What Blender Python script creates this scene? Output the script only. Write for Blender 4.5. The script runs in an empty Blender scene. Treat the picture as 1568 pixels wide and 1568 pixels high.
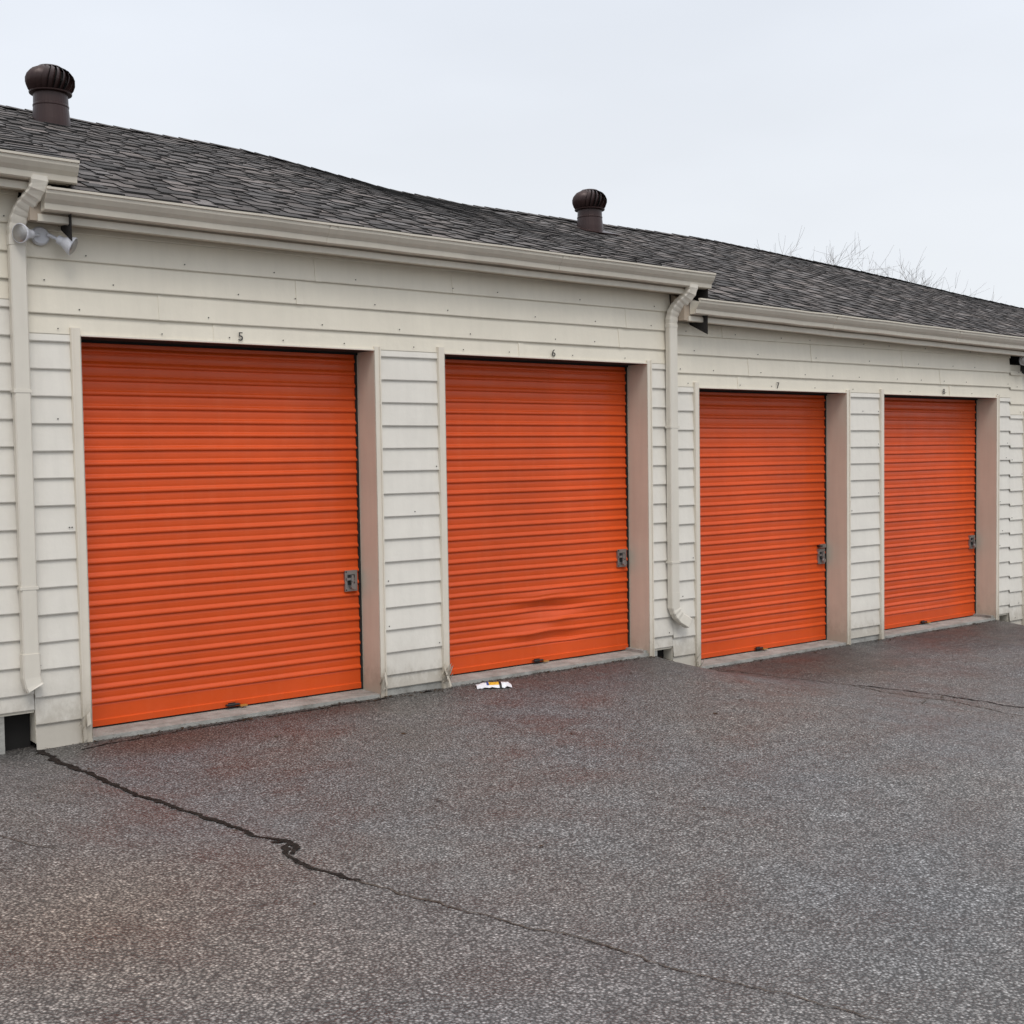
import bpy, math, random
from mathutils import Vector, Matrix, noise
random.seed(11)
S=bpy.context.scene
S.view_settings.view_transform='Standard'; S.view_settings.look='None'; S.view_settings.exposure=0

# ------------------------------------------------------------------ helpers
class MB:
    def __init__(s): s.v=[];s.f=[];s.m=[];s.c=[]
    def quad(s,a,b,c,d,m=0,col=None):
        i=len(s.v); s.v+=[a,b,c,d]; s.f.append((i,i+1,i+2,i+3)); s.m.append(m); s.c.append(col)
    def poly(s,pts,m=0,col=None):
        i=len(s.v); s.v+=list(pts); s.f.append(tuple(range(i,i+len(pts)))); s.m.append(m); s.c.append(col)
    def box(s,x0,x1,y0,y1,z0,z1,m=0,col=None,M=None):
        p=[Vector((x,y,z)) for z in (z0,z1) for y in (y0,y1) for x in (x0,x1)]
        if M is not None: p=[M@q for q in p]
        for f in ((0,2,3,1),(4,5,7,6),(0,1,5,4),(2,6,7,3),(0,4,6,2),(1,3,7,5)):
            s.quad(*[p[k] for k in f],m=m,col=col)
    def lathe(s,prof,M=None,n=24,m=0,cap=True):
        M=M or Matrix()
        rings=[]
        for r,h in prof:
            st=len(s.v)
            for k in range(n):
                a=2*math.pi*k/n; s.v.append(M@Vector((r*math.cos(a),r*math.sin(a),h)))
            rings.append(st)
        for a,b in zip(rings[:-1],rings[1:]):
            for k in range(n):
                k2=(k+1)%n; s.f.append((a+k,a+k2,b+k2,b+k)); s.m.append(m); s.c.append(None)
        if cap:
            s.f.append(tuple(rings[0]+k for k in reversed(range(n)))); s.m.append(m); s.c.append(None)
            s.f.append(tuple(rings[-1]+k for k in range(n))); s.m.append(m); s.c.append(None)
    def grid(s,P,m=0,mf=None):
        ny=len(P);nx=len(P[0]);st=len(s.v)
        for r in P: s.v+=r
        for j in range(ny-1):
            for i in range(nx-1):
                s.f.append((st+j*nx+i,st+j*nx+i+1,st+(j+1)*nx+i+1,st+(j+1)*nx+i))
                s.m.append(mf(i,j) if mf else m); s.c.append(None)
    def sweep(s,pts,w,d,m=0,scl=None):
        pts=[Vector(p) for p in pts]; rings=[]
        n=len(pts)
        for i,p in enumerate(pts):
            t=(pts[min(i+1,n-1)]-pts[max(i-1,0)]).normalized()
            b=Vector((0,1,0)); b=(b-t*b.dot(t)).normalized(); a=b.cross(t)
            k=scl[i] if scl else 1
            W=w/2*k;Dd=d/2*k;c=.12*min(w,d)
            sec=[(-W+c,-Dd),(W-c,-Dd),(W,-Dd+c),(W,Dd-c),(W-c,Dd),(-W+c,Dd),(-W,Dd-c),(-W,-Dd+c)]
            rings.append(len(s.v)); s.v+=[p+a*x+b*y for x,y in sec]
        for r0,r1 in zip(rings[:-1],rings[1:]):
            for k in range(8):
                k2=(k+1)%8; s.f.append((r0+k,r0+k2,r1+k2,r1+k)); s.m.append(m); s.c.append(None)
        for r in (rings[0],rings[-1]):
            s.f.append(tuple(r+k for k in range(8))); s.m.append(m); s.c.append(None)
    def obj(s,name,mats,parent=None,smooth=False,loc=None,fixn=True):
        me=bpy.data.meshes.new(name); me.from_pydata([tuple(v) for v in s.v],[],s.f)
        for mm in mats: me.materials.append(mm)
        for p,i in zip(me.polygons,s.m): p.material_index=i; p.use_smooth=smooth
        if any(c is not None for c in s.c):
            at=me.color_attributes.new("Col",'FLOAT_COLOR','CORNER')
            for p,c in zip(me.polygons,s.c):
                c=c or (.5,.5,.5,1)
                for li in p.loop_indices: at.data[li].color=c
        if fixn:
            import bmesh
            bm=bmesh.new(); bm.from_mesh(me); bmesh.ops.recalc_face_normals(bm,faces=bm.faces); bm.to_mesh(me); bm.free()
        ob=bpy.data.objects.new(name,me); S.collection.objects.link(ob)
        if loc: ob.location=loc
        if parent: ob.parent=parent
        return ob
def empty(name,loc=(0,0,0)):
    e=bpy.data.objects.new(name,None); S.collection.objects.link(e); e.location=loc; return e

def newmat(name):
    m=bpy.data.materials.new(name); m.use_nodes=True; nt=m.node_tree
    return m,nt,nt.nodes['Principled BSDF']
def N(nt,t,**kw):
    n=nt.nodes.new(t)
    for k,v in kw.items(): setattr(n,k,v)
    return n
def noisen(nt,vec,scale,detail=4,rough=.55):
    n=N(nt,'ShaderNodeTexNoise'); n.inputs['Scale'].default_value=scale; n.inputs['Detail'].default_value=detail; n.inputs['Roughness'].default_value=rough
    if vec is not None: nt.links.new(vec,n.inputs['Vector'])
    return n.outputs['Fac']
def ramp(nt,fac,stops):
    r=N(nt,'ShaderNodeValToRGB'); nt.links.new(fac,r.inputs['Fac'])
    els=r.color_ramp.elements
    while len(els)<len(stops): els.new(.5)
    for e,(p,c) in zip(els,stops):
        e.position=p; e.color=(c,c,c,1) if isinstance(c,(int,float)) else (*c,1)
    return r.outputs['Color']
def mix(nt,fac,a,b,mode='MIX'):
    n=N(nt,'ShaderNodeMix',data_type='RGBA',blend_type=mode)
    for inp,v in ((n.inputs[0],fac),(n.inputs[6],a),(n.inputs[7],b)):
        if isinstance(v,(int,float)): inp.default_value=v
        elif isinstance(v,tuple): inp.default_value=(*v,1)
        else: nt.links.new(v,inp)
    return n.outputs[2]
def math_(nt,op,a,b=0.,c=None):
    n=N(nt,'ShaderNodeMath',operation=op)
    for i,v in enumerate((a,b,c)):
        if v is None: continue
        if isinstance(v,(int,float)): n.inputs[i].default_value=v
        else: nt.links.new(v,n.inputs[i])
    return n.outputs[0]
def bump(nt,bs,h,strength,dist):
    b=N(nt,'ShaderNodeBump'); b.inputs['Strength'].default_value=strength; b.inputs['Distance'].default_value=dist
    nt.links.new(h,b.inputs['Height']); nt.links.new(b.outputs[0],bs.inputs['Normal'])
def coords(nt,scale=(1,1,1)):
    t=N(nt,'ShaderNodeTexCoord'); m=N(nt,'ShaderNodeMapping'); m.inputs['Scale'].default_value=scale
    nt.links.new(t.outputs['Object'],m.inputs['Vector']); return m.outputs[0]
def sepz(nt):
    t=N(nt,'ShaderNodeTexCoord'); s=N(nt,'ShaderNodeSeparateXYZ'); nt.links.new(t.outputs['Object'],s.inputs[0]); return s.outputs

def painted(name,col,rough=.5,var=.12,dirt=0.,metal=0.,bstr=.05,dirtcol=(.27,.23,.17),streak=.5,dh=.45):
    m,nt,bs=newmat(name)
    c=coords(nt); f=ramp(nt,noisen(nt,c,2.3,4,.6),[(.3,1-var),(.72,1.0+var*.3)])
    out=mix(nt,1.0,tuple(col),f,'MULTIPLY')
    if streak:
        cs=coords(nt,(9,9,.7)); g=ramp(nt,noisen(nt,cs,2,3,.6),[(.35,1-var),(.6,1)])
        out=mix(nt,streak,out,g,'MULTIPLY')
    if dirt>0:
        z=sepz(nt)[2]
        # splash-back: follows the stepped grade (falls about 3.5 cm per metre along x)
        zz=math_(nt,'ADD',math_(nt,'ADD',z,math_(nt,'MULTIPLY',sepz(nt)[0],.035)),math_(nt,'MULTIPLY',noisen(nt,coords(nt,(5,5,3)),3,5,.75),-dh))
        d=ramp(nt,zz,[(0.,dirt),(.12,dirt*.35),(.34,0.)])
        out=mix(nt,d,out,dirtcol)
    nt.links.new(out,bs.inputs['Base Color'])
    bs.inputs['Roughness'].default_value=rough
    bs.inputs['Metallic'].default_value=metal
    if bstr>0: bump(nt,bs,noisen(nt,c,12,3,.6),bstr,.02)
    return m

M_siding=painted('vinyl_siding',(.75,.715,.645),.5,.07,.5,bstr=.12)
M_head=painted('vinyl_siding_header',(.76,.705,.59),.5,.06,0,bstr=.12)
M_trim=painted('cream_trim',(.74,.68,.58),.45,.07,.5)
M_jamb=painted('tan_jamb',(.66,.61,.50),.5,.08,.5)
M_gutter=painted('gutter_cream',(.62,.57,.48),.4,.09,0,bstr=0)
M_spout=painted('downspout_cream',(.70,.655,.57),.4,.07,0,bstr=0)
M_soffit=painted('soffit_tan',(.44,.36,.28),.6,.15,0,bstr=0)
M_dark=painted('dark_gap_painted_shade',(.012,.011,.010),.9,.1,0,bstr=0)  # for real gaps, and for shade painted under the door headers
M_steel=painted('galvanised',(.40,.39,.38),.35,.25,0,metal=.7)
M_black=painted('black_paint',(.015,.015,.015),.5,.1,0,bstr=0)
M_number=painted('number_paint',(.045,.042,.04),.6,.1,0,bstr=0)
M_brown=painted('vent_brown',(.042,.020,.018),.38,.25,0,metal=.3,bstr=.05)
M_white=painted('lamp_white',(.62,.63,.67),.3,.06,0,bstr=0)
M_yellow=painted('tag_yellow',(.45,.20,.035),.6,.2,0,bstr=0)
M_blue=painted('wrapper_blue',(.03,.08,.25),.4,.1,0,bstr=0)
M_paper=painted('wrapper_white',(.78,.79,.83),.4,.05,0,bstr=0)
M_amber=painted('wrapper_yellow',(.75,.42,.04),.4,.05,0,bstr=0)

def doormat():
    m,nt,bs=newmat('orange_door_paint')
    c=coords(nt)
    f=ramp(nt,noisen(nt,coords(nt,(.6,.6,.35)),2.2,4,.6),[(.3,.86),(.7,1.05)])
    base=mix(nt,1.,(.67,.082,.010),f,'MULTIPLY')
    fd=ramp(nt,noisen(nt,coords(nt,(5,5,.5)),2.5,4,.65),[(.52,0.),(.80,.15)])
    base=mix(nt,fd,base,(.70,.17,.07))
    scr=ramp(nt,noisen(nt,coords(nt,(1.5,1,30)),6,4,.8),[(.70,0.),(.80,.35)])
    base=mix(nt,scr,base,(.68,.22,.12))
    sc2=ramp(nt,noisen(nt,coords(nt,(22,1,3)),3,5,.7),[(.66,0.),(.72,.30)])
    base=mix(nt,sc2,base,(.36,.06,.02))
    nt.links.new(base,bs.inputs['Base Color'])
    nt.links.new(ramp(nt,noisen(nt,c,6,2),[(.3,.28),(.7,.44)]),bs.inputs['Roughness'])
    bs.inputs['Specular IOR Level'].default_value=.4
    bump(nt,bs,noisen(nt,c,9,3,.6),.12,.02)
    return m
M_door=doormat()

def concmat():
    m,nt,bs=newmat('concrete_slab'); c=coords(nt)
    f=ramp(nt,noisen(nt,c,5,6,.7),[(.3,(.18,.17,.15)),(.52,(.33,.325,.30)),(.75,(.45,.445,.41))])
    nt.links.new(f,bs.inputs['Base Color']); bs.inputs['Roughness'].default_value=.8
    bump(nt,bs,noisen(nt,c,40,4,.7),.6,.01); return m
M_conc=concmat()

def shinglemat():
    m,nt,bs=newmat('asphalt_shingles'); c=coords(nt)
    a=N(nt,'ShaderNodeVertexColor',layer_name='Col')
    f=ramp(nt,noisen(nt,c,1.1,4,.6),[(.3,.80),(.7,1.18)])
    o=mix(nt,1.,a.outputs['Color'],f,'MULTIPLY')
    g=ramp(nt,noisen(nt,c,110,2,.6),[(.35,.6),(.65,1.5)])
    o=mix(nt,.8,o,g,'MULTIPLY')
    nt.links.new(o,bs.inputs['Base Color']); bs.inputs['Roughness'].default_value=.85
    bs.inputs['Specular IOR Level'].default_value=.3
    return m
M_shingle=shinglemat()

def groundmat():
    m,nt,bs=newmat('weathered_asphalt'); c=coords(nt,(1,1,.3))
    v=N(nt,'ShaderNodeTexVoronoi'); v.inputs['Scale'].default_value=84; nt.links.new(c,v.inputs['Vector'])
    sx=N(nt,'ShaderNodeSeparateColor'); nt.links.new(v.outputs['Color'],sx.inputs[0])
    v2=N(nt,'ShaderNodeTexVoronoi'); v2.inputs['Scale'].default_value=190; nt.links.new(c,v2.inputs['Vector'])
    sx2=N(nt,'ShaderNodeSeparateColor'); nt.links.new(v2.outputs['Color'],sx2.inputs[0])
    stone=ramp(nt,sx.outputs[0],[(0.,.065),(.35,.12),(.70,.18),(.92,.30),(1.,.46)])
    stone2=ramp(nt,sx2.outputs[0],[(0.,.06),(.5,.15),(.85,.28),(1.,.44)])
    edge=ramp(nt,v.outputs['Distance'],[(.22,1.12),(.62,.28)])
    st=mix(nt,.45,stone,stone2)
    st=mix(nt,1.,st,edge,'MULTIPLY')
    big=noisen(nt,c,.55,4,.55); mid=noisen(nt,c,2.2,5,.65); sm=noisen(nt,c,14,3,.6)
    tint=ramp(nt,big,[(.32,(1.24,1.15,1.06)),(.5,(1.16,1.13,1.10)),(.68,(1.08,1.10,1.13))])
    o=mix(nt,1.,st,tint,'MULTIPLY')
    o=mix(nt,1.,o,ramp(nt,mid,[(.3,.84),(.7,1.20)]),'MULTIPLY')
    o=mix(nt,.8,o,ramp(nt,sm,[(.3,.76),(.7,1.22)]),'MULTIPLY')
    pos=N(nt,'ShaderNodeTexCoord').outputs['Object']
    def spot(x,y,r,soft,colr,amt,o,sy=1.):
        mp=N(nt,'ShaderNodeMapping'); mp.inputs['Location'].default_value=(-x,-y*sy,0); mp.inputs['Scale'].default_value=(1,sy,0)
        nt.links.new(pos,mp.inputs['Vector'])
        l=N(nt,'ShaderNodeVectorMath',operation='LENGTH'); nt.links.new(mp.outputs[0],l.inputs[0])
        d=math_(nt,'ADD',l.outputs['Value'],math_(nt,'MULTIPLY',math_(nt,'SUBTRACT',mid,.5),-r*1.6))
        f=N(nt,'ShaderNodeMapRange'); f.inputs[1].default_value=r-soft; f.inputs[2].default_value=r+soft; f.inputs[3].default_value=amt; f.inputs[4].default_value=0; nt.links.new(d,f.inputs[0])
        return mix(nt,f.outputs[0],o,mix(nt,1.,o,colr,'MULTIPLY'))
    o=spot(2.75,-.28,.42,.25,(.80,.52,.41),.8,o,1.6)
    o=spot(3.9,-.15,.4,.25,(.52,.47,.44),.6,o,2.5)
    o=spot(1.35,-3.3,.7,.6,(1.12,.95,.82),.8,o)
    o=spot(2.4,-4.4,.6,.5,(1.08,.96,.90),.6,o)
    o=spot(8.6,-.55,.9,.35,(.52,.48,.46),.85,o,1.6)
    o=spot(11.2,-.6,1.2,.35,(.60,.57,.56),.8,o,2.2)
    o=spot(6.3,-.45,1.0,.4,(.76,.74,.73),.6,o,2.2)
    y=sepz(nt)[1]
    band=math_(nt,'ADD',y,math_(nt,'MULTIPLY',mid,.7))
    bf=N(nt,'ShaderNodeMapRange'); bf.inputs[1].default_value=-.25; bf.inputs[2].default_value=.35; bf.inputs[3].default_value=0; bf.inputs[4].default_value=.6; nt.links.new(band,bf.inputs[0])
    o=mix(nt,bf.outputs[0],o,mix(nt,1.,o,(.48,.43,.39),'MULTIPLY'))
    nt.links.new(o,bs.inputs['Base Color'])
    wet=ramp(nt,mid,[(.36,.42),(.62,.64)])
    nt.links.new(wet,bs.inputs['Roughness'])
    bs.inputs['Specular IOR Level'].default_value=.5
    bump(nt,bs,math_(nt,'MULTIPLY',v.outputs['Distance'],-1.),.75,.007)
    return m
M_ground=groundmat()
def crackmat(name,col):
    m,nt,bs=newmat(name); c=coords(nt)
    nt.links.new(ramp(nt,noisen(nt,c,35,4,.7),[(.35,tuple(k*.35 for k in col)),(.7,tuple(k*1.4 for k in col))]),bs.inputs['Base Color']); bs.inputs['Roughness'].default_value=.9
    bs.inputs['Specular IOR Level'].default_value=.1
    return m
M_crack=crackmat('crack_dark',(.026,.021,.018)); M_hair=crackmat('crack_hair',(.105,.085,.070))
M_leaf=crackmat('leaf_brown',(.06,.035,.02)); M_bark=crackmat('bark',(.22,.185,.16))

# ------------------------------------------------------------------ layout constants
W=2.041; G=.599; E=.621; U=5.302; B0=2.05; HH=2.44; DZ=.188; REC=.23
units=range(-2,4)
def ubase(k): return -DZ*k
def bnd(k): return B0+U*k
ridge=[(-9,4.85),(-1,4.70),(2.85,4.66),(3.41,4.64),(5.0,4.60),(5.63,4.54),(6.6,4.43),(7.6,4.38),(9.6,4.375),(11.2,4.375),(12.26,4.33),(14.17,4.24),(15.56,4.16),(16.9,4.07),(18.74,3.97),(25,3.75)]
def zr(x):
    for (a,za),(b,zb) in zip(ridge[:-1],ridge[1:]):
        if a<=x<=b: return za+(zb-za)*(x-a)/(b-a)
    return ridge[0][1] if x<ridge[0][0] else ridge[-1][1]
lips={-2:(3.70,3.64),-1:(3.49,3.42),0:(3.25,3.20),1:(2.98,2.89),2:(2.72,2.66),3:(2.50,2.45)}
def lip(k,x):
    a,b=lips[k]; t=(x-bnd(k))/U; return a+(b-a)*t
def sst(t): t=max(0,min(1,t)); return t*t*(3-2*t)
def gz(x,y):
    d=-y if y<0 else (y-6.6 if y>6.6 else 0.)
    hw=min(.28+.5*d,2.6)
    z=-.025
    for k in range(-1,4):
        c=bnd(k)-(.45 if k==0 else 0)
        s=sst((x-c+hw)/(2*hw))
        z+= -DZ*(s if k>0 else (s-1))
    z+=-.004*min(d,30)
    z+=.010*noise.noise(Vector((x*.9,y*.9,3)))*min(1,.3+d)+.006*noise.noise(Vector((x*5,y*5,1)))
    return z

# ------------------------------------------------------------------ ground
def axis(lo,hi,step,far):
    a=[];x=lo
    while x<hi: a.append(x); x+=step
    l=[];s=step;x=lo
    while x>-far: s*=1.5; x-=s; l.append(x)
    r=[];s=step;x=a[-1]
    while x<far: s*=1.5; x+=s; r.append(x)
    return l[::-1]+a+r
xs=axis(-2,16,.08,500); ys=axis(-7,1.0,.07,500)
mb=MB(); mb.grid([[Vector((x,y,gz(x,y))) for x in xs] for y in ys])
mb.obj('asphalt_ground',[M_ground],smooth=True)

# cracks
def crack(name,pts,w0,w1,mat,seed,jit=.02,gap=None):
    rnd=random.Random(seed); P=[Vector((x,y,0)) for x,y in pts]
    out=[]
    for a,b in zip(P[:-1],P[1:]):
        n=max(2,int((b-a).length/.018))
        for i in range(n): out.append(a.lerp(b,i/n))
    out.append(P[-1]); mb=MB(); n=len(out); prev=None
    for i,p in enumerate(out):
        t=(out[min(i+1,n-1)]-out[max(i-1,0)]).normalized(); nn=Vector((-t.y,t.x,0))
        o=jit*(noise.noise(Vector((p.x*6,p.y*6,seed)))+.6*noise.noise(Vector((p.x*22,p.y*22,seed))))
        f=i/(n-1); w=(w0+(w1-w0)*f)*(.50+1.2*abs(noise.noise(Vector((p.x*9,p.y*9,seed+5))))+.7*rnd.random())
        if i in (0,n-1): w=.001
        c=p+nn*o; l=c+nn*w*(.5+.25*rnd.random()); r=c-nn*w*(.5+.25*rnd.random())
        l.z=gz(l.x,l.y)+.004; r.z=gz(r.x,r.y)+.004
        if gap and noise.noise(Vector((p.x*4,p.y*4,seed+2)))>gap: prev=None; continue
        if prev: mb.quad(prev[0],l,r,prev[1])
        prev=(l,r)
    return mb.obj(name,[mat])
crk=[(2.05,-.03),(2.07,-.45),(2.11,-.92),(2.11,-1.22),(2.20,-1.70),(2.26,-2.12),(2.30,-2.51),(2.37,-2.63),(2.27,-2.83),(2.28,-2.99),(2.35,-3.28)]
crack('pavement_crack',crk,.030,.016,M_crack,1,.03)
crack('pavement_crack',[(2.30,-2.60),(2.38,-2.63),(2.36,-2.75),(2.29,-2.82)],.022,.014,M_crack,9,.015)
crack('pavement_crack',[(2.345,-3.26),(2.42,-3.51),(2.58,-3.96),(2.69,-4.26),(2.77,-4.66),(2.90,-4.96),(3.1,-5.6)],.008,.003,M_hair,2,.03)
crack('pavement_crack',[(7.42,-.05),(7.7,-.12),(7.85,-.3),(7.98,-.98),(8.07,-1.3),(7.95,-1.69),(7.92,-2.01),(7.97,-2.36),(7.84,-2.94),(7.8,-3.6)],.014,.008,M_hair,3,.04)
crack('pavement_crack',[(8.1,-1.35),(8.17,-2.07),(8.21,-2.73),(8.25,-3.4)],.015,.016,M_crack,4,.04)
crack('pavement_crack',[(8.17,-2.1),(8.0,-2.2),(7.85,-2.15),(7.6,-2.3)],.008,.005,M_hair,5,.04)
crack('pavement_crack',[(.9,-1.7),(1.33,-2.01),(1.41,-2.20),(1.5,-2.3)],.008,.004,M_hair,6)
crack('pavement_crack',[(2.05,-.25),(2.4,-.14),(3.0,-.10),(3.7,-.09),(4.4,-.07),(5.0,-.06)],.012,.008,M_crack,7,.03,.1)

# ------------------------------------------------------------------ building
bld=empty('storage_building')
back=MB(); sid=MB(); hed=MB(); trim=MB(); jamb=MB(); gut=MB(); spt=MB(); sof=MB(); dk=MB(); slab=MB(); scr=MB()
CO=.1625
def siding(mb,x0,x1,z0,z1,zo,m=0,seed=0):
    k=math.floor((z0-zo-.122)/CO)-1
    while True:
        a=zo+.122+CO*k; b=a+CO; k+=1
        if a>=z1: break
        if b<=z0: continue
        lo=max(a,z0); hi=min(b,z1)
        yy=lambda z:-.021+.016*(z-a)/CO
        n=max(1,int((x1-x0)/.12)); row0=[];row1=[];row2=[]
        for i in range(n+1):
            x=x0+(x1-x0)*i/n
            wv=.0035*noise.noise(Vector((x*1.6,k*3.1,zo+seed)))
            wz=.003*noise.noise(Vector((x*.8,k*1.7,zo+9)))
            e=.0 if lo>a else 1
            row0.append(Vector((x,-.004,lo+wz*e)));row1.append(Vector((x,yy(lo)+wv,lo+wz*e)));row2.append(Vector((x,yy(hi)+wv*.5,hi)))
        rowm=[p+Vector((0,-.0,.006)) for p in row1]
        row1=[p+Vector((0,.003,0)) for p in row1]
        mb.grid([row0,row1,rowm,row2],m)
        # overlapping panel seams on the long header runs
        if x1-x0>3 and hi-lo>.05:
            rs=random.Random(int(k*77+x0*13))
            for xs_ in (x0+rs.uniform(.6,2.2),x0+rs.uniform(3.0,4.8)):
                mb.quad(Vector((xs_,yy(lo)-.0045,lo+.001)),Vector((xs_+.05,yy(lo)-.001,lo+.001)),Vector((xs_+.05,yy(hi)-.001,hi-.002)),Vector((xs_,yy(hi)-.0045,hi-.002)),m)
                mb.quad(Vector((xs_,yy(lo)+.004,lo+.001)),Vector((xs_,yy(lo)-.0045,lo+.001)),Vector((xs_,yy(hi)-.0045,hi-.002)),Vector((xs_,yy(hi)+.004,hi-.002)),m)
def hole(x,z):
    M=Matrix.Translation((x,-.0225,z))@Matrix.Rotation(math.pi/2,4,'X')
    scr.lathe([(.0040,-.002),(.0040,.002)],M,8)
for k in units:
    zb=ubase(k); xa=bnd(k); xb=bnd(k+1); L1=xa+.331; L2=L1+W+G
    top=lip(k,xa+U/2)-.165
    zlow=-.02+zb
    ztop2=HH+zb
    piers=[(xa+.002,L1),(L1+W,L2),(L2+W,xb-.002)]
    for i,(a,b) in enumerate(piers):
        ia=a+(.006 if i>0 else 0); ib=b-(.006 if i<2 else 0)
        back.box(ia,ib,0,.28,zlow+.03,ztop2)
        sa=a+(.05 if i>0 else .0); sb=b-(.05 if i<2 else 0)
        siding(sid,sa,sb,zb+.025-(.06 if i==0 else 0),ztop2,zb,0,i)
        if i==2:
            slab.box(ia-.05,b-.17,.002,.3,zb-.5,zb+.024)
            dk.box(b-.17,b,.10,.3,zb-.5,zb+.024)
        else:
            slab.box(ia,ib,-.002,.3,zb-.5,zb+.024-(.06 if i==0 else 0))
        for _ in range(5):
            kk=random.randint(0,13); hole(random.choice((sa+.035,sb-.035,random.uniform(sa+.03,sb-.03))),zb+.122+CO*kk+.03)
    back.box(xa+.002,xb-.002,0,.2,ztop2+.006,top+.1)
    siding(hed,xa+.002,xb-.002,ztop2,top+.03,zb,0,7)
    for r in range(4):
        x=xa+random.uniform(.1,.5)
        while x<xb-.05:
            hole(x,zb+2.56+CO*r+.035); x+=random.choice((.41,.62,.82))
    x=xa+.2
    while x<xb: hole(x,ztop2+.035); x+=.41+random.uniform(-.03,.25)
    for L in (L1,L2):
        R=L+W
        tt=ztop2+.045
        trim.box(L-.062,L-.002,-.028,-.003,zb-.03,tt)
        trim.box(L-.058,L-.048,-.036,-.028,zb-.03,tt)
        trim.box(R+.002,R+.052,-.028,-.003,zb-.03,tt-.02)
        trim.box(R+.040,R+.050,-.036,-.028,zb-.03,tt-.02)
        jamb.box(L-.004,L,-.028,.24,zb-.0,ztop2)
        jamb.box(R,R+.004,-.028,.24,zb-.0,ztop2)
        trim.box(L-.001,R+.001,-.030,.0,ztop2-.004,ztop2+.005)
        dk.box(L+.001,R-.001,.001,.215,ztop2-.003,ztop2+.004)  # black panel: header underside's shadow painted as colour
        dk.box(L+.001,R-.001,.203,.213,ztop2-.018,ztop2-.003)  # dark strip painting the shade where the curtain meets the header
        dk.box(L+.001,R-.001,.44,.46,ztop2-.2,ztop2+.3)
        slab.box(L+.001,R-.001,-.018,.6,zb-.5,zb+.0)
        dk.box(R-.016,R-.001,REC-.014,REC+.05,zb+.002,ztop2-.006)
        dk.box(L+.001,L+.02,REC-.014,REC+.05,zb+.002,ztop2-.006)
    def strip(mbx,x0,x1,prof,seg=14,m=0):
        rows=[]
        for (y,dz) in prof:
            rows.append([Vector((x0+(x1-x0)*i/seg,y,lip(k,x0+(x1-x0)*i/seg)+dz+.004*noise.noise(Vector((i*.7,k,2))))) for i in range(seg+1)])
        mbx.grid(rows,m)
        for e in (0,seg):
            mbx.poly([r[e] for r in rows],m)
    late=.34 if k==2 else 0
    ext=.36 if k==1 else 0
    gx0=xa+(.08 if k!=2 else .42); gx1=xb+(.27 if k!=1 else .40)
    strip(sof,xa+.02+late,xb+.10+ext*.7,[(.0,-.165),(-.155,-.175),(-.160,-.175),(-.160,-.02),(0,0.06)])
    prof=[(-.163,-.005),(-.163,-.125),(-.225,-.125),(-.236,-.118),(-.240,-.085),(-.262,-.062),(-.280,-.035),(-.282,-.016),(-.292,-.013),(-.292,0.0),(-.268,.002),(-.266,-.012),(-.272,-.014),(-.272,-.035),(-.25,-.065),(-.228,-.09),(-.225,-.118),(-.170,-.118),(-.170,-.005)]
    strip(gut,gx0,gx1,prof,20)
    strip(gut,xa+.06+late,xb+.14+ext*.6,[(-.161,-.135),(-.172,-.137),(-.174,-.178),(-.15,-.182),(-.15,-.135)],14)
    for jx in (xa+1.9,xa+3.9):
        strip(gut,jx,jx+.06,[(y-.0025 if -.29<y<-.2 else y,z-.0015) for y,z in prof[1:9]],2)
    if k==1: continue
    ox=xb+.06; zt=lip(k,ox)-.12; wx=xb-.03
    A=Vector((ox,-.212,zt+.02)); Bv=Vector((ox,-.212,zt-.13)); Cv=Vector((wx,-.056,zt-.10)); Dv=Vector((wx,-.056,zt-.30))
    pts=[];scl=[]
    for i in range(17):
        t=i/16; p=A*(1-t)**3+Bv*3*t*(1-t)**2+Cv*3*t*t*(1-t)+Dv*t**3
        pts.append(p); scl.append(1.06 if i%2 else .96)
    scl[0]=1
    zend=zb+.40 if k!=-1 else .44
    jz=zb+2.75
    pts+=[Dv-Vector((0,0,.004)),Vector((wx,-.056,jz)),Vector((wx,-.056,jz-.001)),Vector((wx,-.056,zend))]; scl+=[1.07,1.07,1.0,1.0]
    spt.sweep(pts,.092,.064,0,scl)
    if k==-1:
        spt.sweep([(wx,-.056,zend+.12),(wx,-.056,zend-.02),(wx+.01,-.06,zend-.07),(wx+.02,-.066,zend-.09)],.102,.072)
    else:
        q=[(wx,-.056,zend+.10),(wx,-.056,zend-.03)];s2=[1.12,1.12]
        for i in range(6):
            t=(i+1)/6; q.append((wx+.05*t*t+.02*t,-.058-.01*t,zend-.03-.10*t)); s2.append(1.1 if i%2 else 1.0)
        q+=[(wx+.145,-.085,zend-.175),(wx+.15,-.086,zend-.178)]; s2+=[1.12,1.02]
        spt.sweep(q,.082,.062,0,s2)
    for zz in (zb+1.9,zb+.75):
        spt.box(wx-.052,wx+.052,-.0905,-.020,zz,zz+.018)
xL=bnd(-2); xR=bnd(4)
for k in units:
    xa=bnd(k); xb=bnd(k+1); zb=ubase(k)
    back.box(xa,xb,6.5,6.6,zb-.6,lip(k,xb)-.1)
for x,k in ((xL+.01,-2),(xR-.01,3)):
    zb=ubase(k); zt=lip(k,x)-.12
    for xx in (x,x+.05):
        back.poly([Vector((xx,.28,zb-.6)),Vector((xx,6.5,zb-.6)),Vector((xx,6.5,zt)),Vector((xx,3.3,zr(x)-.06)),Vector((xx,.0,zt))])
back.obj('wall_core',[M_head],bld); sid.obj('siding_piers',[M_siding],bld); hed.obj('siding_header',[M_head],bld)
trim.obj('door_trim',[M_trim],bld); jamb.obj('door_jambs',[M_jamb],bld); gut.obj('gutters',[M_gutter],bld)
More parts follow.
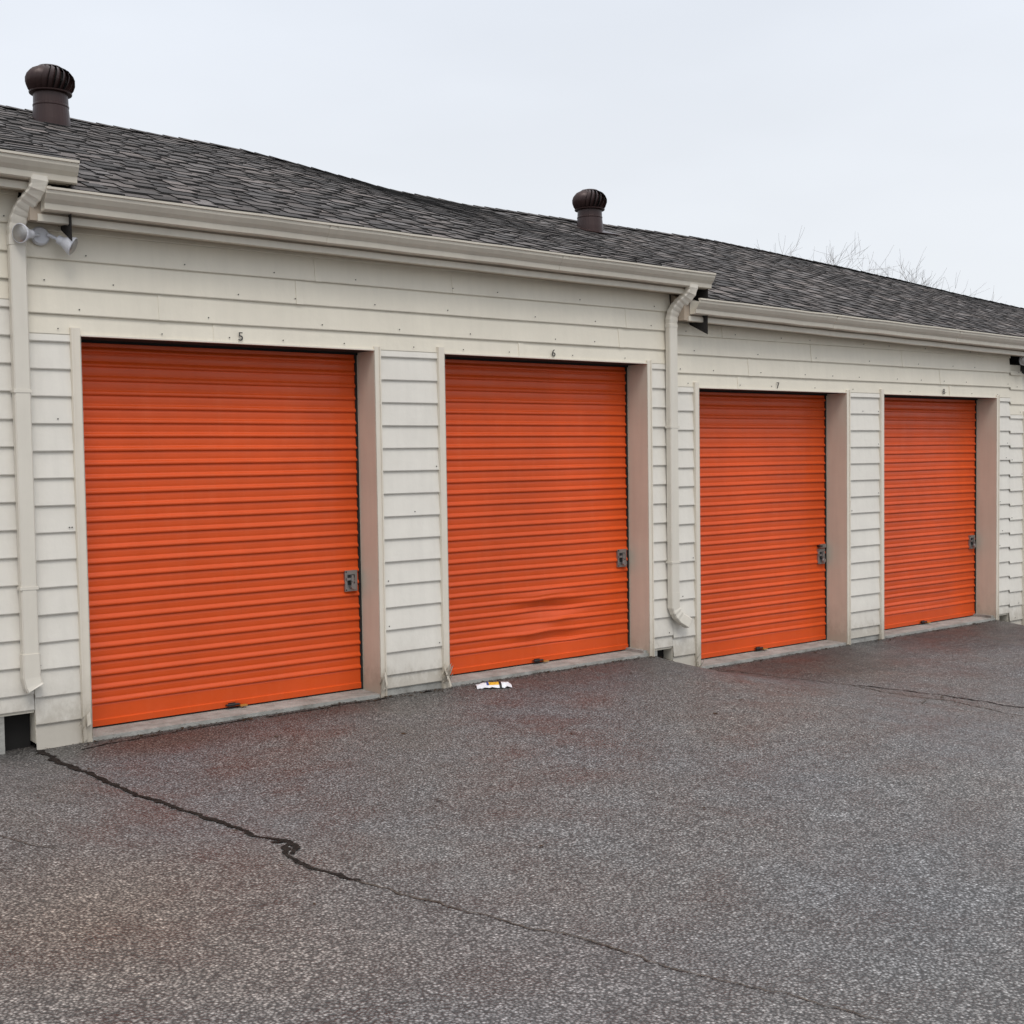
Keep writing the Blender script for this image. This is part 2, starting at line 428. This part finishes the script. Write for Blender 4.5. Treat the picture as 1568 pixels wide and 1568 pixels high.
spt.obj('downspouts',[M_spout],bld); sof.obj('soffit',[M_soffit],bld); dk.obj('dark_recesses_painted_shade',[M_dark],bld)
slab.obj('concrete_slab',[M_conc],bld); scr.obj('siding_screws',[M_black],bld)
bb=MB()
for k in units:
    x=bnd(k+1)
    if k!=1: bb.box(x+.10,x+.19,-.16,-.02,lip(k,x)-.13,lip(k,x)-.03)
bb.obj('gutter_end_blocking',[M_black],bld)

# roof
roof=MB(); rnd=random.Random(5)
def shcol():
    v=rnd.choice((.040,.055,.070,.090,.120,.050))*rnd.uniform(.85,1.15)
    w=rnd.random()
    return (v*(1.08+.12*w),v*(1.0+.02*w),v*(.98-.04*w),1)
NR=27
for side in (0,1):
  for k in units:
    x0=bnd(k)+.235; x1=bnd(k+1)+.24
    if k==-2: x0=bnd(k)-.15
    def pt(x,v,off):
        ze=lip(k,x)+.012; z=ze+(zr(x)-ze)*v
        y=-.225+v*(3.3+.225)
        if side: y=6.6-y
        return Vector((x,y,z+off))
    for j in range(NR):
        va=j/NR; vb=(j+1)/NR
        x=x0
        while x<x1-1e-6:
            xn=min(x1,x+rnd.uniform(.10,.32)); c=shcol()
            roof.quad(pt(x,va,.007),pt(xn,va,.007),pt(xn,vb,.0),pt(x,vb,.0),col=c)
            roof.quad(pt(x,va,-.004),pt(xn,va,-.004),pt(xn,va,.007),pt(x,va,.007),col=(.014,.013,.013,1))
            x=xn
        if side==0:
            x=x0+rnd.uniform(0,.2)
            while x<x1-.2:
                w=rnd.uniform(.10,.24); c=shcol(); vv=va+.0008
                A,Bp,C,D=pt(x,vv,.014),pt(x+w,vv,.014),pt(x+w,vb+.004,.0075),pt(x,vb+.004,.0075)
                roof.quad(A,Bp,C,D,col=c)
                a2,b2=pt(x,vv,.006),pt(x+w,vv,.006)
                roof.quad(a2,b2,Bp,A,col=(.012,.012,.012,1))
                roof.poly([a2,A,D],col=(.012,.012,.012,1)); roof.poly([b2,C,Bp],col=(.012,.012,.012,1))
                x+=w+rnd.uniform(.06,.2)
    for xx in (x0,x1):
        for j in range(8):
            a,b=j/8,(j+1)/8
            roof.quad(pt(xx,a,-.30*(1-a)),pt(xx,b,-.30*(1-b)),pt(xx,b,.004),pt(xx,a,.004),col=(.03,.028,.027,1))
x=xL-.1
while x<xR+.1:
    L=.16; c=shcol(); j=rnd.uniform(0,.006)
    za=zr(x)+.016+j; zb_=zr(x+L)+.010+j
    for sgn in (-1,1):
        roof.quad(Vector((x,3.3,za)),Vector((x+L,3.3,zb_)),Vector((x+L,3.3+sgn*.14,zb_-.052)),Vector((x,3.3+sgn*.14,za-.052)),col=c)
    roof.poly([Vector((x,3.3,za)),Vector((x,3.16,za-.052)),Vector((x,3.16,za-.064)),Vector((x,3.3,za-.012))],col=(.01,.01,.01,1))
    x+=L-.01
roof.obj('shingle_roof',[M_shingle],bld,fixn=False)

# doors
def rollup(k,L,dent=None,seed=0):
    zb=ubase(k); R=L+W; P=.0885
    mb=MB(); rows=[]
    z0=zb+.150
    prof=[(0,.000),(.04,-.008),(.10,-.0125),(.18,-.013),(.27,-.010),(.36,-.003),(.43,0),(.60,-.0015),(.80,-.0015),(.96,.001)]
    zs=[(zb+.012,.0),(zb+.012,-.010),(zb+.05,-.012),(zb+.056,-.003),(zb+.140,-.003)]
    z=z0
    while z<zb+HH+.08:
        for t,d in prof: zs.append((z+t*P,d))
        z+=P
    nx=70
    for zz,d in zs:
        row=[]
        for i in range(nx+1):
            x=L+.012+(W-.024)*i/nx
            y=REC+d+.004*noise.noise(Vector((x*.9,zz*1.2,seed*3.3)))+.0015*noise.noise(Vector((x*5,zz*5,seed)))
            dzz=.0035*noise.noise(Vector((x*1.1,zz*2,seed+.5)))
            if dent:
                for (dx,dzc,sx,sz,amp) in dent:
                    u=(x-L-dx)/sx; w=(zz-zb-dzc)/sz
                    g=math.exp(-(u*u+w*w)); y+=amp*g; dzz+=-amp*.35*g*math.sin(u*2.2)
            if zz<zb+.02: dzz=0
            row.append(Vector((x,y,zz+dzz)))
        rows.append(row)
    mb.grid(rows); mb.obj('rollup_door_curtain',[M_door],bld,smooth=False)
    lx=L+1.955; lz=zb+(.80 if k==0 else .84); Y=REC-.020
    h=MB()
    h.box(lx-.05,lx+.05,Y,REC,lz-.075,lz+.075,0)
    h.box(lx-.03,lx+.028,Y-.003,Y+.001,lz-.03,lz+.045,1)
    h.box(lx-.042,lx+.02,Y-.012,Y-.003,lz+.005,lz+.022,0)
    h.box(lx-.006,lx+.010,Y-.020,Y-.003,lz-.02,lz+.04,0)
    h.lathe([(.001,-.012),(.020,-.012),(.022,-.008),(.022,.008),(.020,.012),(.001,.012)],Matrix.Translation((lx+.005,Y-.022,lz-.040))@Matrix.Rotation(math.pi/2,4,'X'),18,0,True)
    for s_ in (-1,1): h.box(lx+.005+s_*.013-.003,lx+.005+s_*.013+.003,Y-.026,Y-.019,lz-.03,lz-.002,0)
    h.box(lx+.005-.016,lx+.005+.016,Y-.026,Y-.019,lz-.004,lz+.003,0)
    for s_ in (-.065,.065):
        h.lathe([(.006,0),(.004,.004)],Matrix.Translation((lx-.04,Y,lz+s_))@Matrix.Rotation(math.pi/2,4,'X'),8,1)
    if k==1 and seed==3:
        h.box(lx-.03,lx+.06,Y-.01,REC,lz+.085,lz+.12,0); h.box(lx-.05,lx-.01,Y-.02,REC,lz+.095,lz+.11,1)
    h.obj('door_latch',[M_steel,M_black],bld)
    bx=L+1.03; b=MB(); Z=zb+.026
    b.box(bx-.06,bx+.04,REC-.036,REC-.010,Z,Z+.005,0); b.box(bx-.04,bx+.01,REC-.022,REC-.010,Z-.010,Z+.015,0)
    b.lathe([(.007,-.045),(.007,.045)],Matrix.Translation((bx-.015,REC-.036,Z+.005))@Matrix.Rotation(math.pi/2,4,'Y'),10,0)
    b.box(bx+.035,bx+.085,REC-.050,REC-.022,Z-.014,Z-.004,1,M=None)
    b.obj('door_pull_handle',[M_black,M_yellow],bld)
sd=0
for k in units:
    L1=bnd(k)+.331; L2=L1+W+G
    for i,L in enumerate((L1,L2)):
        sd+=1
        dent=None
        if k==0 and i==1: dent=[(1.10,.55,.26,.045,-.018),(1.20,.44,.32,.045,.020),(1.25,.35,.18,.04,-.013),(1.02,.26,.28,.045,-.020),(1.28,.20,.22,.045,.018)]
        elif k==1 and i==1: dent=[(1.0,.3,.5,.08,.010)]
        rollup(k,L,dent,3 if (k==1 and i==0) else sd+10)
for k,L,ch in ((0,2.381,'5'),(0,5.021,'6'),(1,7.683,'7'),(1,10.323,'8'),(2,12.985,'9')):
    cu=bpy.data.curves.new('unit_number','FONT'); cu.body=ch; cu.size=.080; cu.extrude=.0015; cu.align_x='CENTER'
    cu.materials.append(M_number)
    o=bpy.data.objects.new('unit_number',cu); S.collection.objects.link(o)
    o.location=(L+1.035,-.026,ubase(k)+HH+.018); o.rotation_euler=(math.pi/2,0,0); o.parent=bld

br=MB(); rnd=random.Random(3)
for (x,k) in ((4.99,0),(4.96,0),(4.98,0),(4.45,0),(2.33,0),(7.63,1)):
    for _ in range(5):
        M=Matrix.Translation((x+rnd.uniform(-.03,.03),-.040-rnd.uniform(0,.03),ubase(k)+rnd.uniform(.02,.14)))@Matrix.Rotation(rnd.uniform(-.5,.5),4,'X')@Matrix.Rotation(rnd.uniform(-.4,.4),4,'Y')
        a,b_=rnd.uniform(.02,.055),rnd.uniform(.008,.02)
        br.poly([M@Vector((-b_,0,-a)),M@Vector((b_*.6,.004,-a*.7)),M@Vector((b_,0,a)),M@Vector((-b_*.3,-.006,a*.6))])
br.obj('broken_trim',[M_trim],bld)

# ------------------------------------------------------------------ turbine vents
def vent(x,y,zbase,ztop):
    e=empty('turbine_vent',(x,y,zbase))
    hgt=ztop-zbase
    mb=MB(); hb=hgt-.235
    mb.lathe([(.150,-.10),(.148,.0),(.147,.02),(.138,hb*.55),(.141,hb*.55+.006),(.141,hb*.55+.016),(.137,hb*.55+.022),(.135,hb)],None,32)
    mb.lathe([(.14,hb),(.165,hb+.004),(.168,hb+.014),(.150,hb+.02)],None,32)
    mb.box(-.24,.24,-.24,.24,-.01,.0,M=Matrix.Rotation(math.atan(.34),4,'X'))
    mb.lathe([(.10,hb+.01),(.135,hb+.09),(.125,hb+.16),(.06,hb+.21)],None,24,1)
    mb.lathe([(.001,hgt),(.05,hgt-.002),(.09,hgt-.012),(.102,hgt-.022),(.095,hgt-.026)],None,28)
    mb.obj('vent_body',[M_brown,M_dark],e,smooth=False)
    b=MB(); nb=22
    prof=[(.155,hb+.012),(.178,hb+.045),(.192,hb+.085),(.193,hb+.12),(.180,hb+.155),(.150,hb+.19),(.098,hgt-.020)]
    for i in range(nb):
        a0=2*math.pi*i/nb; rows=[]
        for s_ in range(4):
            row=[]
            for j,(r,h) in enumerate(prof):
                da=(s_/3)*.235; tw=.25*(j/(len(prof)-1))
                rr=r-(.022*(s_/3)) 
                row.append(Vector((rr*math.cos(a0+da+tw),rr*math.sin(a0+da+tw),h)))
            rows.append(row)
        b.grid(rows)
    b.obj('vent_vanes',[M_brown],e,smooth=True,fixn=False)
vent(3.11,2.8,4.44,4.91); vent(8.92,2.8,4.19,4.62)

# ------------------------------------------------------------------ flood lights
def flood(x,z,k):
    e=empty('flood_light',(x,-.02,z)); mb=MB()
    mb.lathe([(.055,0),(.055,.018),(.046,.03),(.001,.032)],Matrix.Rotation(math.pi/2,4,'X'),20)
    for dirv,off in ((Vector((-.75,-.50,-.10)),Vector((-.03,-.05,0))),(Vector((.80,-.45,-.45)),Vector((.05,-.05,0)))):
        q=Vector((0,0,1)).rotation_difference(dirv.normalized()).to_matrix().to_4x4()
        M=Matrix.Translation(off)@q@Matrix.Scale(.92,4)
        mb.lathe([(.012,-.02),(.012,.045),(.028,.048),(.030,.080),(.036,.092),(.058,.135),(.062,.150),(.060,.153)],M,20,0)
        mb.lathe([(.056,.1535),(.045,.160),(.025,.165),(.001,.167)],M,20,1)
    mb.obj('lamp_heads',[M_white,M_steel],e,smooth=False)
flood(2.16,3.01,0); flood(12.88,2.68,2)

# ------------------------------------------------------------------ litter
e=MB(); rnd=random.Random(8)
nx,ny=14,6; P=[]
for j in range(ny+1):
    row=[]
    for i in range(nx+1):
        u=i/nx-.5; v=j/ny-.5
        row.append(Vector((u*.26,v*.13+.01*noise.noise(Vector((u*6,v*4,1))),.030*(1-(2*v)**2)*(1-.6*abs(2*u)**3)+.012*noise.noise(Vector((u*14,v*9,4)))+.006)))
    P.append(row)
def wm(i,j):
    if 5<=i<=8 and 1<=j<=4: return 1
    if i in (9,) and j<5: return 2
    if i in (4,) and j in (1,2,3): return 3
    return 0
e.grid(P,mf=wm)
w=e.obj('crumpled_wrapper',[M_paper,M_amber,M_black,M_blue],loc=(5.27,-.23,gz(5.27,-.23)+.003)); w.rotation_euler=(0,0,math.radians(-28))
lf=MB(); rnd=random.Random(21)
for _ in range(900):
    k=rnd.choice((0,0,0,1,1)); x=rnd.uniform(bnd(k)+.02,bnd(k+1)); y=-.03-abs(rnd.gauss(0,.05)); 
    if rnd.random()<.12: y=-rnd.uniform(0,3.5)
    s_=rnd.uniform(.004,.014)*(1 if rnd.random()<.85 else 1.8)
    M=Matrix.Translation((x,y,gz(x,y)+.007))@Matrix.Rotation(rnd.uniform(0,6.28),4,'Z')@Matrix.Rotation(rnd.uniform(-.4,.4),4,'X')
    lf.poly([M@Vector((-s_,0,0)),M@Vector((-.2*s_,-.5*s_,.002)),M@Vector((s_,-.1*s_,0)),M@Vector((.1*s_,.5*s_,.003))])
lf.obj('leaf_litter',[M_leaf])

# ------------------------------------------------------------------ bare trees far behind
def tree(x,y,base,h,seed):
    rnd=random.Random(seed); mb=MB()
    def seg(a,b,ra,rb):
        t=(b-a).normalized(); u=t.orthogonal().normalized(); v=t.cross(u); n=4
        A=[a+(u*math.cos(2*math.pi*i/n)+v*math.sin(2*math.pi*i/n))*ra for i in range(n)]
        Bq=[b+(u*math.cos(2*math.pi*i/n)+v*math.sin(2*math.pi*i/n))*rb for i in range(n)]
        for i in range(n): mb.quad(A[i],A[(i+1)%n],Bq[(i+1)%n],Bq[i])
    def br(p,d,L,r,dep):
        n=3; 
        for i in range(n):
            d=(d+Vector((rnd.gauss(0,.10),rnd.gauss(0,.10),rnd.gauss(.04,.06)))).normalized()
            q=p+d*L/n; r2=r*(.85 if i<n-1 else .7); seg(p,q,r,r2)
            if dep>0:
                for _ in range(1 if i<n-1 else 2):
                    a=rnd.uniform(0,6.28); o=d.orthogonal().normalized(); o=Matrix.Rotation(a,3,d)@o
                    br(q,(d+o*rnd.uniform(.45,.9)).normalized(),L*rnd.uniform(.58,.80),max(r2*.62,.005),dep-1)
            p=q;r=r2
    br(Vector((0,0,0)),Vector((0,0,1)),h*.33,h*.016,5)
    zmax=max(v.z for v in mb.v); f=h/zmax
    mb.v=[v*f for v in mb.v]
    return mb.obj('bare_tree',[M_bark],loc=(x,y,base),fixn=False)
tree(48.4,35,-.9,13.6,1); tree(51.5,35.5,-.9,13.9,2); tree(54.6,34.5,-.9,13.4,3); tree(58.0,35,-.9,12.9,4); tree(62,36,-.9,12.6,5)

# ------------------------------------------------------------------ world, sun, camera
w=bpy.data.worlds.new("World"); S.world=w; w.use_nodes=True; nt=w.node_tree; bg=nt.nodes['Background']
sky=N(nt,'ShaderNodeTexSky',sky_type='NISHITA'); sky.sun_disc=False; sky.sun_elevation=math.radians(52); sky.sun_rotation=math.radians(200); sky.dust_density=3
tc=N(nt,'ShaderNodeTexCoord'); sp=N(nt,'ShaderNodeSeparateXYZ'); nt.links.new(tc.outputs['Generated'],sp.inputs[0])
mr=N(nt,'ShaderNodeMapRange'); mr.inputs[1].default_value=-.02; mr.inputs[2].default_value=1.; nt.links.new(sp.outputs[2],mr.inputs[0])
gr=ramp(nt,mr.outputs[0],[(0.,(9.2,9.5,9.8)),(.2,(9.0,9.35,9.85)),(.42,(8.4,8.9,9.75)),(1.,(17.,17.,17.2))])
cl=N(nt,'ShaderNodeMapping'); cl.inputs['Scale'].default_value=(1,1,3); nt.links.new(tc.outputs['Generated'],cl.inputs['Vector'])
cn=ramp(nt,noisen(nt,cl.outputs[0],2.2,4,.5),[(.3,.95),(.7,1.04)])
cloud=mix(nt,1.,gr,cn,'MULTIPLY')
fin=mix(nt,.93,sky.outputs[0],cloud)
nt.links.new(fin,bg.inputs['Color']); bg.inputs['Strength'].default_value=.1
sl=bpy.data.lights.new('sun','SUN'); sl.energy=1.2; sl.angle=math.radians(25); sl.color=(1,.96,.91)
so=bpy.data.objects.new('sun',sl); S.collection.objects.link(so)
so.rotation_euler=Vector((-.25,-.70,1.1)).normalized().to_track_quat('Z','Y').to_euler(); so.location=(0,-5,10)

th,p,r=.91909,.04520,-.01441
f=Vector((math.cos(th)*math.cos(p),math.sin(th)*math.cos(p),-math.sin(p)))
r0=Vector((math.sin(th),-math.cos(th),0)); u0=r0.cross(f)
Rv=math.cos(r)*r0+math.sin(r)*u0; Uv=-math.sin(r)*r0+math.cos(r)*u0
cd=bpy.data.cameras.new('camera'); cd.sensor_width=36; cd.lens=36*1850/1568; cd.clip_end=2000; cd.clip_start=.05
co=bpy.data.objects.new('camera',cd); S.collection.objects.link(co)
co.matrix_world=Matrix(((Rv.x,Uv.x,-f.x,0),(Rv.y,Uv.y,-f.y,-7.39511),(Rv.z,Uv.z,-f.z,1.67149),(0,0,0,1)))
S.camera=co
